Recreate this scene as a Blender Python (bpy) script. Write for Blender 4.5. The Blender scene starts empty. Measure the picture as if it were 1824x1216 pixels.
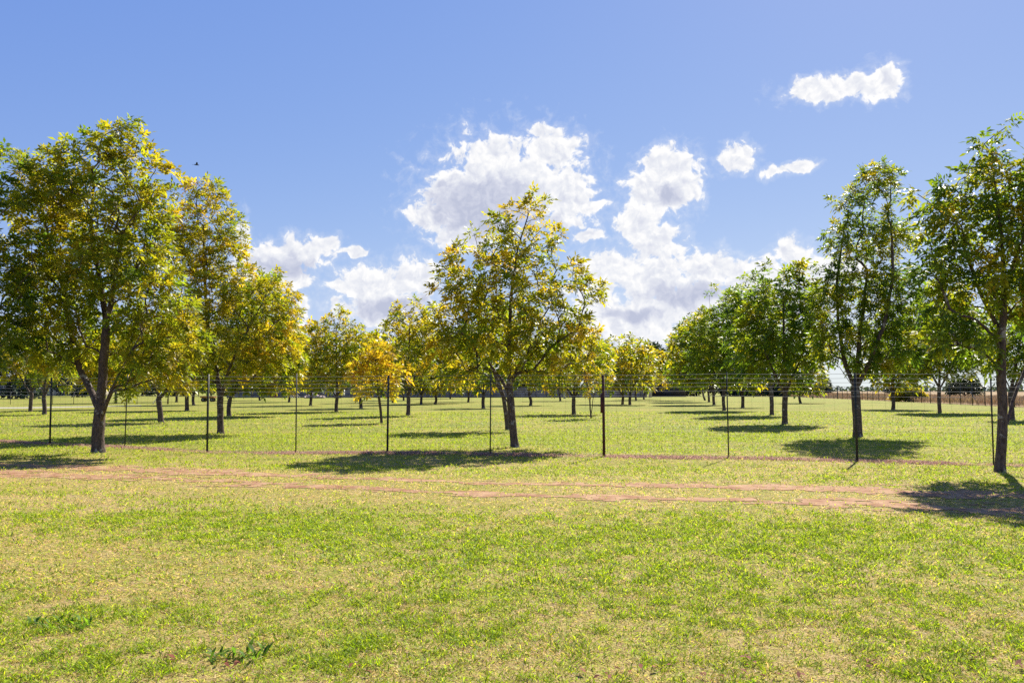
import bpy, math, random
import numpy as np
from mathutils import Vector, Matrix

# ------------------------------------------------------------------ camera, world, sun, exposure
SC = bpy.context.scene
COL = SC.collection
F = 1419.0                      # focal length in pixels of the 1824 px wide photograph (28 mm on 36 mm)
PITCH = math.atan(87.0 / F)
CAM_H = 1.6
cam_d = bpy.data.cameras.new('camera'); cam = bpy.data.objects.new('camera', cam_d); COL.objects.link(cam)
cam_d.sensor_width = 36.0; cam_d.lens = 36.0 * F / 1824.0
cam_d.clip_start = 0.1; cam_d.clip_end = 20000
cam.location = (0, 0, CAM_H); cam.rotation_euler = (math.radians(90) + PITCH, 0, 0)
SC.camera = cam

SUN_AZ, SUN_EL = math.radians(28), math.radians(42)
SUNV = Vector((math.sin(SUN_AZ) * math.cos(SUN_EL), math.cos(SUN_AZ) * math.cos(SUN_EL), math.sin(SUN_EL)))
sun_d = bpy.data.lights.new('sun', 'SUN'); sun = bpy.data.objects.new('sun', sun_d); COL.objects.link(sun)
sun_d.energy = 5.0; sun_d.angle = math.radians(0.5); sun_d.color = (1.0, 0.94, 0.82)
sun.rotation_euler = SUNV.to_track_quat('Z', 'Y').to_euler(); sun.location = (20, 30, 40)

SC.view_settings.view_transform = 'Standard'; SC.view_settings.look = 'None'
SC.view_settings.gamma = 1.0; SC.view_settings.exposure = 1.15
SC.view_settings.use_curve_mapping = False
SC.render.engine = 'CYCLES'
SC.cycles.max_bounces = 12; SC.cycles.diffuse_bounces = 8; SC.cycles.transmission_bounces = 10
SC.cycles.transparent_max_bounces = 8
SC.cycles.use_denoising = False
SC.cycles.sample_clamp_indirect = 6.0

def pix_dir(px, py):
    a = (px - 912.0) / F; b = (608.0 - py) / F
    c, s = math.cos(PITCH), math.sin(PITCH)
    return Vector((a, c - b * s, s + b * c))

def az_el(px, py):
    d = pix_dir(px, py).normalized()
    return math.atan2(d.x, d.y), math.asin(d.z)

# --- small node helper
class N:
    def __init__(s, tree): s.t = tree; s.n = tree.nodes; s.l = tree.links
    def add(s, typ, **kw):
        n = s.n.new(typ)
        for k, v in kw.items(): setattr(n, k, v)
        return n
    def put(s, sock, v):
        if v is None: return
        if isinstance(v, bpy.types.NodeSocket): s.l.new(v, sock)
        else: sock.default_value = v
    def math(s, op, a, b=None, c=None, clamp=False):
        n = s.add('ShaderNodeMath', operation=op, use_clamp=clamp)
        s.put(n.inputs[0], a); s.put(n.inputs[1], b); s.put(n.inputs[2], c)
        return n.outputs[0]
    def vec(s, op, a, b=None, c=None):
        n = s.add('ShaderNodeVectorMath', operation=op)
        s.put(n.inputs[0], a); s.put(n.inputs[1], b); s.put(n.inputs[2], c)
        return n.outputs['Value'] if op in ('LENGTH', 'DOT_PRODUCT') else n.outputs['Vector']
    def noise(s, vec, scale, detail=4.0, rough=0.5, dist=0.0):
        n = s.add('ShaderNodeTexNoise')
        if vec is not None: s.l.new(vec, n.inputs['Vector'])
        n.inputs['Scale'].default_value = scale; n.inputs['Detail'].default_value = detail
        n.inputs['Roughness'].default_value = rough; n.inputs['Distortion'].default_value = dist
        return n.outputs['Fac']
    def ramp(s, fac, stops, interp='LINEAR'):
        n = s.add('ShaderNodeValToRGB'); cr = n.color_ramp; cr.interpolation = interp
        while len(cr.elements) < len(stops): cr.elements.new(0.5)
        for e, (p, c) in zip(cr.elements, stops):
            e.position = p; e.color = (c[0], c[1], c[2], 1) if not isinstance(c, (int, float)) else (c, c, c, 1)
        s.put(n.inputs[0], fac)
        return n.outputs[0]
    def mix(s, f, a, b, blend='MIX'):
        n = s.add('ShaderNodeMix', data_type='RGBA', blend_type=blend)
        s.put(n.inputs['Factor'], f)
        for nm, v in (('A', a), ('B', b)):
            so = [i for i in n.inputs if i.name == nm and i.type == 'RGBA'][0]
            if isinstance(v, bpy.types.NodeSocket): s.l.new(v, so)
            else: so.default_value = (v[0], v[1], v[2], 1)
        return [o for o in n.outputs if o.type == 'RGBA'][0]
    def smooth(s, v, lo, hi, a=0.0, b=1.0):
        n = s.add('ShaderNodeMapRange', interpolation_type='SMOOTHSTEP')
        s.put(n.inputs[0], v); n.inputs[1].default_value = lo; n.inputs[2].default_value = hi
        n.inputs[3].default_value = a; n.inputs[4].default_value = b
        return n.outputs[0]

world = bpy.data.worlds.new('World'); SC.world = world; world.use_nodes = True
def build_world():
    t = world.node_tree; t.nodes.clear(); g = N(t)
    out = g.add('ShaderNodeOutputWorld')
    sky = g.add('ShaderNodeTexSky', sky_type='NISHITA', sun_disc=False)
    sky.sun_elevation = SUN_EL; sky.sun_rotation = SUN_AZ
    sky.altitude = 1500; sky.air_density = 1.0; sky.dust_density = 0.45; sky.ozone_density = 2.2
    sc = g.add('ShaderNodeSeparateColor'); g.l.new(sky.outputs[0], sc.inputs[0]); cc = g.add('ShaderNodeCombineColor')
    for ch, (ref, val, gm) in enumerate(((0.284, 0.254, 0.82), (0.453, 0.402, 0.62), (0.805, 0.81, 0.22))):   # the camera's gentle shoulder
        k = 0.074 * 2 ** 0.95
        v = g.math('MULTIPLY', g.math('POWER', g.math('MULTIPLY', sc.outputs[ch], k / ref), gm), val / k)
        g.l.new(v, cc.inputs[ch])
    g.l.new(g.math('MINIMUM', cc.inputs[0].links[0].from_socket, g.math('MULTIPLY', cc.inputs[1].links[0].from_socket, 0.93)), cc.inputs[0])
    skycol = cc.outputs[0]
    bg = g.add('ShaderNodeBackground'); g.put(bg.inputs[0], skycol); bg.inputs[1].default_value = 0.0645
    # cumulus, laid out by direction: azimuth and elevation in hundredths of a radian
    geo = g.add('ShaderNodeNewGeometry')
    d = g.vec('SCALE', geo.outputs['Incoming']); d.node.inputs['Scale'].default_value = -1.0
    sep = g.add('ShaderNodeSeparateXYZ'); g.put(sep.inputs[0], d)
    az = g.math('MULTIPLY', g.math('ARCTAN2', sep.outputs[0], sep.outputs[1]), 100.0)
    el = g.math('MULTIPLY', g.math('ARCSINE', sep.outputs[2]), 100.0)
    cmb = g.add('ShaderNodeCombineXYZ'); g.put(cmb.inputs[0], az); g.put(cmb.inputs[1], el)
    p = cmb.outputs[0]
    nz = g.add('ShaderNodeTexNoise'); g.put(nz.inputs['Vector'], p)
    nz.inputs['Scale'].default_value = 0.28; nz.inputs['Detail'].default_value = 3
    warp = g.vec('MULTIPLY_ADD', g.vec('SUBTRACT', nz.outputs['Color'], (0.5, 0.5, 0.5)), (2.4, 2.4, 0), p)
    def field(blobs, k):
        acc = None
        for (px, py, rx, ry) in blobs:
            a, e = az_el(px, py); a *= 100; e *= 100
            sx, sy = F / (rx * 100.0), F / (ry * 100.0)
            q = g.vec('MULTIPLY_ADD', warp, (sx, sy, 0), (-a * sx, -e * sy, 0))
            l = g.vec('LENGTH', q)
            if acc is None: acc = l
            else: acc = g.math('SMOOTH_MIN', acc, l, k)
        return acc
    blobs = [  # great central cumulus
        (905, 335, 125, 78), (885, 278, 42, 34), (985, 268, 52, 34), (1005, 345, 55, 56), (830, 345, 70, 52),
        (778, 385, 55, 22), (850, 385, 95, 48), (1052, 366, 28, 12), (820, 428, 50, 18), (960, 238, 16, 12),
        (1045, 419, 27, 11),
        # tower on its right and the bank beneath it
        (1192, 300, 46, 34), (1208, 340, 38, 34), (1158, 345, 44, 40), (1142, 395, 40, 36), (1165, 432, 46, 40),
        (1090, 478, 60, 32), (1165, 495, 70, 52), (1260, 482, 55, 32), (1335, 490, 62, 30), (1408, 452, 28, 26),
        (1470, 480, 60, 26), (1130, 570, 95, 44), (1215, 545, 80, 34), (1350, 540, 120, 34), (1060, 540, 50, 40),
        # left of the middle tree
        (520, 452, 74, 24), (582, 436, 22, 14), (470, 480, 50, 30), (520, 492, 36, 22), (432, 420, 12, 34),
        (665, 505, 58, 34), (740, 495, 46, 32), (612, 508, 26, 12), (690, 550, 85, 34), (536, 556, 14, 24), (630, 450, 28, 7),
        # small ones high on the right
        (1490, 154, 72, 19), (1572, 145, 30, 26), (1435, 152, 24, 14), (1314, 280, 30, 22), (1383, 305, 28, 9), (1428, 299, 20, 10)]
    fld = field(blobs, 0.2)
    n1 = g.noise(warp, 0.6, 10.0, 0.61)
    # puffs: a second reading of the same noise, a little towards the sun, gives each billow a lit and a dim side
    off = g.vec('ADD', warp, (0.25, 0.5, 0.0))
    n2 = g.noise(off, 0.6, 7.0, 0.58)
    def billow(vec, scale):
        n = g.add('ShaderNodeTexVoronoi', feature='SMOOTH_F1', voronoi_dimensions='2D'); g.put(n.inputs['Vector'], vec)
        n.inputs['Scale'].default_value = scale; n.inputs['Detail'].default_value = 3.0; n.inputs['Roughness'].default_value = 0.55
        n.inputs['Smoothness'].default_value = 0.35; n.normalize = True
        return n.outputs['Distance']
    nzw = g.add('ShaderNodeTexNoise'); g.put(nzw.inputs['Vector'], p); nzw.inputs['Scale'].default_value = 0.9; nzw.inputs['Detail'].default_value = 5
    pw = g.vec('MULTIPLY_ADD', g.vec('SUBTRACT', nzw.outputs['Color'], (0.5, 0.5, 0.5)), (1.5, 1.5, 0), warp)
    v1 = billow(pw, 0.36)
    v2 = billow(g.vec('ADD', pw, (0.35, 0.65, 0.0)), 0.36)
    dens = g.math('SUBTRACT', g.math('SUBTRACT', 1.15, fld), g.math('MULTIPLY', g.math('SUBTRACT', 0.5, n1), 2.2))
    dens = g.math('ADD', dens, g.math('MULTIPLY', g.math('SUBTRACT', 0.30, v1), 0.9))
    mask = g.smooth(dens, -0.08, 0.32)
    wisp = g.math('MULTIPLY', g.smooth(g.math('ADD', dens, g.math('MULTIPLY', n1, 0.3)), -0.45, 0.6), 0.30)
    front = g.smooth(sep.outputs[1], 0.0, 0.2)
    mask = g.math('MULTIPLY', g.math('MAXIMUM', mask, wisp), front)
    core = field([(860, 372, 120, 62), (900, 400, 110, 40), (1235, 525, 105, 24), (1360, 545, 110, 26), (700, 548, 90, 26), (515, 472, 60, 20),
                  (1190, 345, 26, 20), (1120, 560, 70, 12)], 0.3)
    corem = g.smooth(g.math('ADD', core, g.math('MULTIPLY', g.math('SUBTRACT', n1, 0.5), -1.6)), 1.25, 0.25)
    emb = g.smooth(g.math('SUBTRACT', n1, n2), -0.13, 0.13)
    emb2 = g.smooth(g.math('SUBTRACT', v2, v1), -0.22, 0.22)
    lit = g.math('ADD', g.math('MULTIPLY', corem, -0.68), g.math('MULTIPLY', g.math('SUBTRACT', emb, 0.5), 0.22))
    lit = g.math('ADD', lit, g.math('MULTIPLY', g.math('SUBTRACT', emb2, 0.5), 0.42))
    lit = g.math('ADD', lit, g.math('MULTIPLY', g.smooth(dens, 0.25, 0.9), -0.16))
    lit = g.math('ADD', lit, 0.87, clamp=True)
    ccol = g.ramp(lit, [(0.0, (0.56, 0.60, 0.76)), (0.35, (0.70, 0.73, 0.86)), (0.7, (0.90, 0.92, 0.98)), (1.0, (1.10, 1.09, 1.08))])
    cb = g.add('ShaderNodeBackground'); g.put(cb.inputs[0], ccol); cb.inputs[1].default_value = 0.425
    ms = g.add('ShaderNodeMixShader'); g.put(ms.inputs[0], mask); g.l.new(bg.outputs[0], ms.inputs[1]); g.l.new(cb.outputs[0], ms.inputs[2])
    g.l.new(ms.outputs[0], out.inputs[0])
build_world()

# ------------------------------------------------------------------ helpers
rng = np.random.default_rng(7)
def gz(x, y):
    x = np.asarray(x, float); y = np.asarray(y, float)
    z = 0.022 * np.sin(0.55 * x + 0.2 * y + 1.0) * np.sin(0.5 * y - 0.15 * x) + 0.007 * np.sin(1.5 * x - 0.7 * y) * np.sin(1.3 * y + 0.4 * x)
    fade = np.clip(1.0 - np.hypot(x, y) / 70.0, 0, 1)
    return z * fade
def ground(px, py):
    d = pix_dir(px, py); t = CAM_H / -d.z
    return d.x * t, d.y * t
def at(px, py, dist):                                    # point seen at a pixel at forward distance dist (m)
    d = pix_dir(px, py); t = dist / d.y
    return np.array((d.x * t, dist, CAM_H + d.z * t))

class VNoise:                                            # value noise on a lattice
    def __init__(s, seed): s.g = np.random.default_rng(seed).random((256, 256))
    def __call__(s, x, y):
        x = np.asarray(x, float); y = np.asarray(y, float)
        xi = np.floor(x).astype(int); yi = np.floor(y).astype(int); fx = x - xi; fy = y - yi
        fx = fx * fx * (3 - 2 * fx); fy = fy * fy * (3 - 2 * fy)
        a = s.g[xi % 256, yi % 256]; b = s.g[(xi + 1) % 256, yi % 256]; c = s.g[xi % 256, (yi + 1) % 256]; d = s.g[(xi + 1) % 256, (yi + 1) % 256]
        return (a * (1 - fx) + b * fx) * (1 - fy) + (c * (1 - fx) + d * fx) * fy
    def fbm(s, x, y, o=4):
        r = 0; a = 0.5; t = 0
        for k in range(o):
            r = r + a * s(x * 2 ** k + 17.3 * k, y * 2 ** k + 5.1 * k); t += a; a *= 0.55
        return r / t
VN = VNoise(3); VN2 = VNoise(11)

def np_mesh(name, verts, faces, attrs=None, smooth=False):
    verts = np.asarray(verts, np.float32); faces = np.asarray(faces, np.int32)
    me = bpy.data.meshes.new(name); nv = len(verts); nf, k = faces.shape
    me.vertices.add(nv); me.vertices.foreach_set('co', verts.ravel())
    me.loops.add(nf * k); me.loops.foreach_set('vertex_index', faces.ravel())
    me.polygons.add(nf); me.polygons.foreach_set('loop_start', np.arange(0, nf * k, k, dtype=np.int32))
    if smooth: me.polygons.foreach_set('use_smooth', np.ones(nf, bool))
    for an, av in (attrs or {}).items():
        a = me.attributes.new(an, 'FLOAT', 'POINT'); a.data.foreach_set('value', np.asarray(av, np.float32))
    me.update(calc_edges=True); me.validate()
    return me
def link(name, me, mat=None, parent=None, loc=None):
    o = bpy.data.objects.new(name, me); COL.objects.link(o)
    if mat is not None and me is not None and not me.materials: me.materials.append(mat)
    if parent: o.parent = parent
    if loc is not None: o.location = loc
    return o
def thing(name, label, cat, loc=(0, 0, 0), group=None, rotz=0.0):
    o = bpy.data.objects.new(name, None); COL.objects.link(o); o.location = loc; o.rotation_euler = (0, 0, rotz)
    o.empty_display_size = 0.3
    return tag(o, label, cat, group)
def tag(o, label, cat, group=None, kind=None):
    if label: o['label'] = label
    if cat: o['category'] = cat
    if group: o['group'] = group
    if kind: o['kind'] = kind
    return o

class MB:                                                # collects quads
    def __init__(s): s.v = []; s.f = []; s.n = 0
    def add(s, v, f):
        v = np.asarray(v, float); s.v.append(v); s.f.append(np.asarray(f, int) + s.n); s.n += len(v)
    def box(s, c, size, rz=0.0, tilt=None):
        sx, sy, sz = [q / 2 for q in size]
        v = np.array([(-sx, -sy, -sz), (sx, -sy, -sz), (sx, sy, -sz), (-sx, sy, -sz), (-sx, -sy, sz), (sx, -sy, sz), (sx, sy, sz), (-sx, sy, sz)])
        M = np.array(Matrix.Rotation(rz, 3, 'Z')) @ (np.array(tilt) if tilt is not None else np.eye(3))
        s.add(v @ M.T + np.array(c), [(0, 3, 2, 1), (4, 5, 6, 7), (0, 1, 5, 4), (1, 2, 6, 5), (2, 3, 7, 6), (3, 0, 4, 7)])
    def tube(s, pts, rad, sides=6, cap=True):
        pts = np.asarray(pts, float); n = len(pts); rad = np.broadcast_to(np.asarray(rad, float), (n,))
        t = np.gradient(pts, axis=0); t /= np.linalg.norm(t, axis=1, keepdims=True) + 1e-9
        ref = np.array((1.0, 0.13, 0.05)) if abs(t[0][2]) > 0.6 else np.array((0.0, 0.1, 1.0))
        u = np.cross(t, ref); u /= np.linalg.norm(u, axis=1, keepdims=True) + 1e-9; w = np.cross(t, u)
        a = np.linspace(0, 2 * np.pi, sides, endpoint=False)
        ring = (u[:, None, :] * np.cos(a)[None, :, None] + w[:, None, :] * np.sin(a)[None, :, None]) * rad[:, None, None] + pts[:, None, :]
        i = np.arange(n - 1)[:, None] * sides; j = np.arange(sides)[None, :]; j2 = (j + 1) % sides
        f = np.stack([i + j, i + j2, i + sides + j2, i + sides + j], -1).reshape(-1, 4)
        v = ring.reshape(-1, 3)
        if cap:
            v = np.vstack([v, pts[:1], pts[-1:]]); c0 = n * sides; c1 = c0 + 1; jj = np.arange(0, sides, 2)
            e = (n - 1) * sides
            f = np.vstack([f, np.stack([np.full(len(jj), c0), (jj + 2) % sides, (jj + 1) % sides, jj], -1),
                           np.stack([np.full(len(jj), c1), e + jj, e + (jj + 1) % sides, e + (jj + 2) % sides], -1)])
        s.add(v, f)
    def mesh(s, name, smooth=False): return np_mesh(name, np.vstack(s.v), np.vstack(s.f), smooth=smooth)
    def build(s, name, mat, parent=None, smooth=False, loc=None): return link(name, s.mesh(name, smooth), mat, parent, loc)

# ------------------------------------------------------------------ materials
def new_mat(name):
    m = bpy.data.materials.new(name); m.use_nodes = True; m.node_tree.nodes.clear(); g = N(m.node_tree)
    out = g.add('ShaderNodeOutputMaterial')
    return m, g, out
def principled(g, out, col, rough=0.7, spec=0.3, metal=0.0, bump=None, bstr=0.3, bdist=0.02):
    b = g.add('ShaderNodeBsdfPrincipled'); g.put(b.inputs['Base Color'], col if isinstance(col, bpy.types.NodeSocket) else (*col, 1))
    g.put(b.inputs['Roughness'], rough); b.inputs['Specular IOR Level'].default_value = spec; b.inputs['Metallic'].default_value = metal
    if bump is not None:
        n = g.add('ShaderNodeBump'); n.inputs['Strength'].default_value = bstr; n.inputs['Distance'].default_value = bdist
        g.put(n.inputs['Height'], bump); g.l.new(n.outputs[0], b.inputs['Normal'])
    if out is not None: g.l.new(b.outputs[0], out.inputs[0])
    return b
def attr(g, name): n = g.add('ShaderNodeAttribute', attribute_name=name); return n.outputs['Fac']

def leaf_material(name, stops, transl=0.45, tboost=(1.5, 1.6, 0.8), rough=0.42, spec=0.45, var=0.7):
    m, g, out = new_mat(name)
    col = g.ramp(attr(g, 'tint'), stops)
    v = g.math('MULTIPLY_ADD', attr(g, 'shade'), var, 1.0 - 0.5 * var)
    cc = g.add('ShaderNodeCombineXYZ'); [g.put(cc.inputs[i], v) for i in range(3)]
    col = g.mix(1.0, col, cc.outputs[0], 'MULTIPLY')
    b = principled(g, None, col, rough, spec)
    t = g.add('ShaderNodeBsdfTranslucent'); g.put(t.inputs[0], g.mix(1.0, col, tboost, 'MULTIPLY'))
    ms = g.add('ShaderNodeMixShader'); ms.inputs[0].default_value = transl
    g.l.new(b.outputs[0], ms.inputs[1]); g.l.new(t.outputs[0], ms.inputs[2]); g.l.new(ms.outputs[0], out.inputs[0])
    return m
M = {}
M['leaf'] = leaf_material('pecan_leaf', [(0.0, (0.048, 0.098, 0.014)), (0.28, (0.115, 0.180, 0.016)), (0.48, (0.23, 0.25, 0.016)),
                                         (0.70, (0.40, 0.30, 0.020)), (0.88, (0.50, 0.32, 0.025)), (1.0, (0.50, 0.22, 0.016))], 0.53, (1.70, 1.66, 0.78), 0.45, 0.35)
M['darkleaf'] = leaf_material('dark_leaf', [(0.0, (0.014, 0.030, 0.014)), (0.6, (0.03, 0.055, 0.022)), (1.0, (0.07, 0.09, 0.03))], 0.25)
M['grass'] = leaf_material('grass_blade', [(0.0, (0.070, 0.150, 0.020)), (0.16, (0.19, 0.30, 0.014)), (0.5, (0.39, 0.42, 0.025)),
                                           (0.60, (0.48, 0.39, 0.15)), (0.85, (0.60, 0.44, 0.28)), (0.96, (0.66, 0.52, 0.38)), (1.0, (0.30, 0.17, 0.10))], 0.52, (1.45, 1.45, 0.7), 0.55, 0.2, 0.85)
M['straw'] = leaf_material('dry_stalk', [(0.0, (0.20, 0.14, 0.075)), (0.5, (0.30, 0.21, 0.12)), (1.0, (0.26, 0.15, 0.11))], 0.25, (1.2, 1.2, 1.0), 0.7, 0.2)

M['thatch'] = leaf_material('dead_thatch', [(0.0, (0.28, 0.15, 0.12)), (0.55, (0.42, 0.26, 0.205)), (1.0, (0.58, 0.45, 0.34))], 0.45, (1.2, 1.1, 1.1), 0.8, 0.1)
def bark(name, a, b, c):
    m, g, out = new_mat(name); tc = g.add('ShaderNodeTexCoord').outputs['Object']
    mp = g.vec('MULTIPLY', tc, (1, 1, 0.35))
    n = g.noise(mp, 22, 6, 0.65); n2 = g.noise(tc, 3.2, 3, 0.5); n3 = g.noise(tc, 14, 4, 0.6)
    col = g.ramp(n, [(0.3, a), (0.62, b)])
    col = g.mix(g.smooth(g.math('MULTIPLY', n2, g.math('ADD', n3, 0.45)), 0.56, 0.66), col, c)
    principled(g, out, col, 0.9, 0.15, bump=n, bstr=0.9, bdist=0.025)
    return m
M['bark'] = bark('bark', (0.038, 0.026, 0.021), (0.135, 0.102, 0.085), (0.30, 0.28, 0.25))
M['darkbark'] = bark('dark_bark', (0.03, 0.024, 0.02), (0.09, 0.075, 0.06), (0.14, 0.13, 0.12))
M['palebark'] = bark('pale_bark', (0.35, 0.33, 0.30), (0.62, 0.60, 0.56), (0.75, 0.74, 0.72))

def ground_mat():
    m, g, out = new_mat('lawn_ground'); pos = g.add('ShaderNodeNewGeometry').outputs['Position']
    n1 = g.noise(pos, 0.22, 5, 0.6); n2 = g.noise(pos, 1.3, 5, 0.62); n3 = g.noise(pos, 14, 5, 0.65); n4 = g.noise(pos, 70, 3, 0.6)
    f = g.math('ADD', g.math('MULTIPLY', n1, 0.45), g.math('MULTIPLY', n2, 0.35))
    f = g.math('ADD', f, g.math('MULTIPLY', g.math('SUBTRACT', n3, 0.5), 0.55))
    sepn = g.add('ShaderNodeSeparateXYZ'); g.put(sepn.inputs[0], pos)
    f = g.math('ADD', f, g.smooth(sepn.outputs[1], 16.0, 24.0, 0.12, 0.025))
    col = g.ramp(f, [(0.38, (0.16, 0.23, 0.020)), (0.48, (0.29, 0.30, 0.040)), (0.55, (0.38, 0.31, 0.10)), (0.68, (0.44, 0.32, 0.17))])  # green stops brightened to stand in for sun shining through the blades
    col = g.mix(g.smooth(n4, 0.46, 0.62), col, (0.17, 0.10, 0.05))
    h = g.math('ADD', g.math('MULTIPLY', n3, 0.6), g.math('MULTIPLY', n4, 0.4))
    principled(g, out, col, 0.95, 0.1, bump=h, bstr=0.9, bdist=0.05)
    return m
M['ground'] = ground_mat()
def two_tone(name, a, b, scale=6.0, rough=0.85, spec=0.2, bstr=0.4, metal=0.0, lo=0.35, hi=0.65, bdist=0.02, coord='Object'):
    m, g, out = new_mat(name)
    tc = g.add('ShaderNodeTexCoord').outputs['Object'] if coord == 'Object' else g.add('ShaderNodeNewGeometry').outputs['Position']
    n = g.noise(tc, scale, 6, 0.62)
    principled(g, out, g.ramp(n, [(lo, a), (hi, b)]), rough, spec, metal, n, bstr, bdist)
    return m
M['dirt'] = two_tone('red_dirt', (0.21, 0.095, 0.050), (0.38, 0.245, 0.14), 3.0, 0.95, 0.1, 0.8, coord='W')
M['field'] = two_tone('dry_field', (0.20, 0.13, 0.07), (0.32, 0.23, 0.12), 0.12, 0.95, 0.1, 0.5, coord='W')
M['path'] = two_tone('pale_path', (0.30, 0.27, 0.22), (0.44, 0.40, 0.34), 2.0, 0.9, coord='W')
M['post'] = two_tone('dark_post_paint', (0.012, 0.016, 0.014), (0.03, 0.034, 0.028), 9.0, 0.6, 0.4, 0.2)
M['rust'] = two_tone('rusty_steel', (0.045, 0.014, 0.012), (0.10, 0.035, 0.022), 12.0, 0.8, 0.3, 0.4)
M['wire'] = two_tone('galvanised_wire', (0.20, 0.20, 0.21), (0.28, 0.28, 0.29), 3.0, 0.9, 0.05, 0.0)
M['meshwire'] = two_tone('weathered_wire', (0.10, 0.085, 0.075), (0.16, 0.14, 0.12), 3.0, 0.9, 0.05, 0.0)
M['concrete'] = two_tone('stained_concrete', (0.16, 0.135, 0.125), (0.30, 0.27, 0.25), 0.9, 0.9, 0.15, 0.3)
M['plaster'] = two_tone('beige_plaster', (0.46, 0.40, 0.35), (0.58, 0.52, 0.46), 0.7, 0.9, 0.15, 0.2)
M['white'] = two_tone('white_paint', (0.66, 0.65, 0.62), (0.80, 0.79, 0.77), 2.0, 0.5, 0.4, 0.1)
M['redroof'] = two_tone('red_roof', (0.36, 0.09, 0.06), (0.46, 0.15, 0.10), 1.5, 0.7, 0.3, 0.3)
M['darkroof'] = two_tone('dark_roof', (0.03, 0.03, 0.033), (0.07, 0.065, 0.065), 1.5, 0.8, 0.2, 0.3)
M['glass'] = two_tone('dark_window', (0.02, 0.024, 0.03), (0.03, 0.035, 0.04), 1.0, 0.15, 0.6, 0.0)
M['orange'] = two_tone('orange_wood', (0.46, 0.20, 0.07), (0.60, 0.30, 0.13), 4.0, 0.7, 0.3, 0.2)
M['redsheet'] = two_tone('red_sheet', (0.20, 0.03, 0.03), (0.28, 0.05, 0.045), 3.0, 0.6, 0.3, 0.2)
M['teal'] = two_tone('teal_sheet', (0.07, 0.13, 0.13), (0.12, 0.19, 0.19), 3.0, 0.6, 0.3, 0.2)
M['rubber'] = two_tone('rubber', (0.012, 0.012, 0.012), (0.025, 0.025, 0.024), 8.0, 0.9, 0.2, 0.1)
M['rubble'] = two_tone('broken_masonry', (0.30, 0.20, 0.16), (0.62, 0.54, 0.48), 2.2, 0.9, 0.15, 0.5)
M['hill'] = two_tone('far_hill', (0.10, 0.14, 0.16), (0.14, 0.18, 0.20), 0.01, 1.0, 0.0, 0.0)
M['bird'] = two_tone('bird_feather', (0.015, 0.014, 0.014), (0.04, 0.036, 0.032), 12.0, 0.8, 0.2, 0.1)
M['deadleaf'] = two_tone('dead_leaf', (0.11, 0.025, 0.016), (0.20, 0.055, 0.025), 30.0, 0.8, 0.2, 0.1)

# ------------------------------------------------------------------ ground, track, fields
def axis(dense_lo, dense_hi, step, far):
    mid = np.arange(dense_lo, dense_hi + 1e-6, step)
    k = 1.35 ** np.arange(1, 40)
    hi = dense_hi + step * np.cumsum(k); lo = dense_lo - step * np.cumsum(k)
    return np.concatenate([lo[lo > -far][::-1], mid, hi[hi < far]])
def build_ground():
    xs = axis(-40, 40, 0.5, 9000); ys = axis(-8, 62, 0.5, 9000)
    X, Y = np.meshgrid(xs, ys); V = np.stack([X, Y, gz(X, Y)], -1).reshape(-1, 3)
    nx, ny = len(xs), len(ys); i = np.arange(ny - 1)[:, None] * nx + np.arange(nx - 1)[None, :]
    Fc = np.stack([i, i + 1, i + nx + 1, i + nx], -1).reshape(-1, 4)
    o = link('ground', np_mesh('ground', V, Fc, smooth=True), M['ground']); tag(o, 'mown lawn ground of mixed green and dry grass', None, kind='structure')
build_ground()

# the two wheel ruts of the track (centre line by x)
R1 = np.array([ground(*p) for p in ((-120, 822), (0, 827), (250, 837), (560, 851), (912, 860), (1250, 866), (1560, 873), (1824, 881), (2000, 886))])
R2 = np.array([ground(*p) for p in ((-120, 836), (0, 841), (250, 852), (560, 867), (912, 882), (1250, 892), (1560, 900), (1824, 908), (2000, 913))])
FL = np.array([ground(*p) for p in ((-55, 783), (89, 790), (222, 797), (369, 805), (527, 806), (690, 807), (873, 810), (1076, 813), (1298, 817), (1527, 822), (1770, 828), (2030, 836))])
def rut(x, R): return np.interp(x, R[:, 0], R[:, 1])
def rut_field(x, y):                                     # >0 on bare dirt
    n = VN.fbm(x * 0.35, y * 1.3, 4); n2 = VN2.fbm(x * 1.6, y * 3.0, 3)
    w = 0.46 + 0.7 * (VN2(x * 0.13, y * 0 + 3.0) - 0.5) + 0.22 * np.exp(-((x - 0.5) / 4.5) ** 2)
    d = np.minimum(np.abs(y - rut(x, R1)) / (w * 0.85), np.abs(y - rut(x, R2)) / w)
    return 1.0 - d - 2.0 * (n - 0.53) - 2.0 * (n2 - 0.5) - 1.6 * (VN.fbm(x * 4.0 + 7, y * 7.0, 2) - 0.5)
def build_track():
    s = 0.05
    xs = np.arange(-17, 17, s * 1.6); ys = np.arange(9.5, 18.5, s)
    X, Y = np.meshgrid(xs, ys); keep = rut_field(X, Y) > 0.06
    V = np.stack([X, Y, gz(X, Y) + 0.006], -1).reshape(-1, 3)
    nx, ny = len(xs), len(ys)
    k = keep[:-1, :-1] & keep[1:, :-1] & keep[:-1, 1:] & keep[1:, 1:]
    i = (np.arange(ny - 1)[:, None] * nx + np.arange(nx - 1)[None, :])[k]
    Fc = np.stack([i, i + 1, i + nx + 1, i + nx], -1)
    u, inv = np.unique(Fc, return_inverse=True)
    o = link('dirt_track', np_mesh('dirt_track', V[u], inv.reshape(-1, 4), smooth=True), M['dirt']); tag(o, 'two bare reddish wheel ruts across the lawn', None, kind='structure')
build_track()

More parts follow.
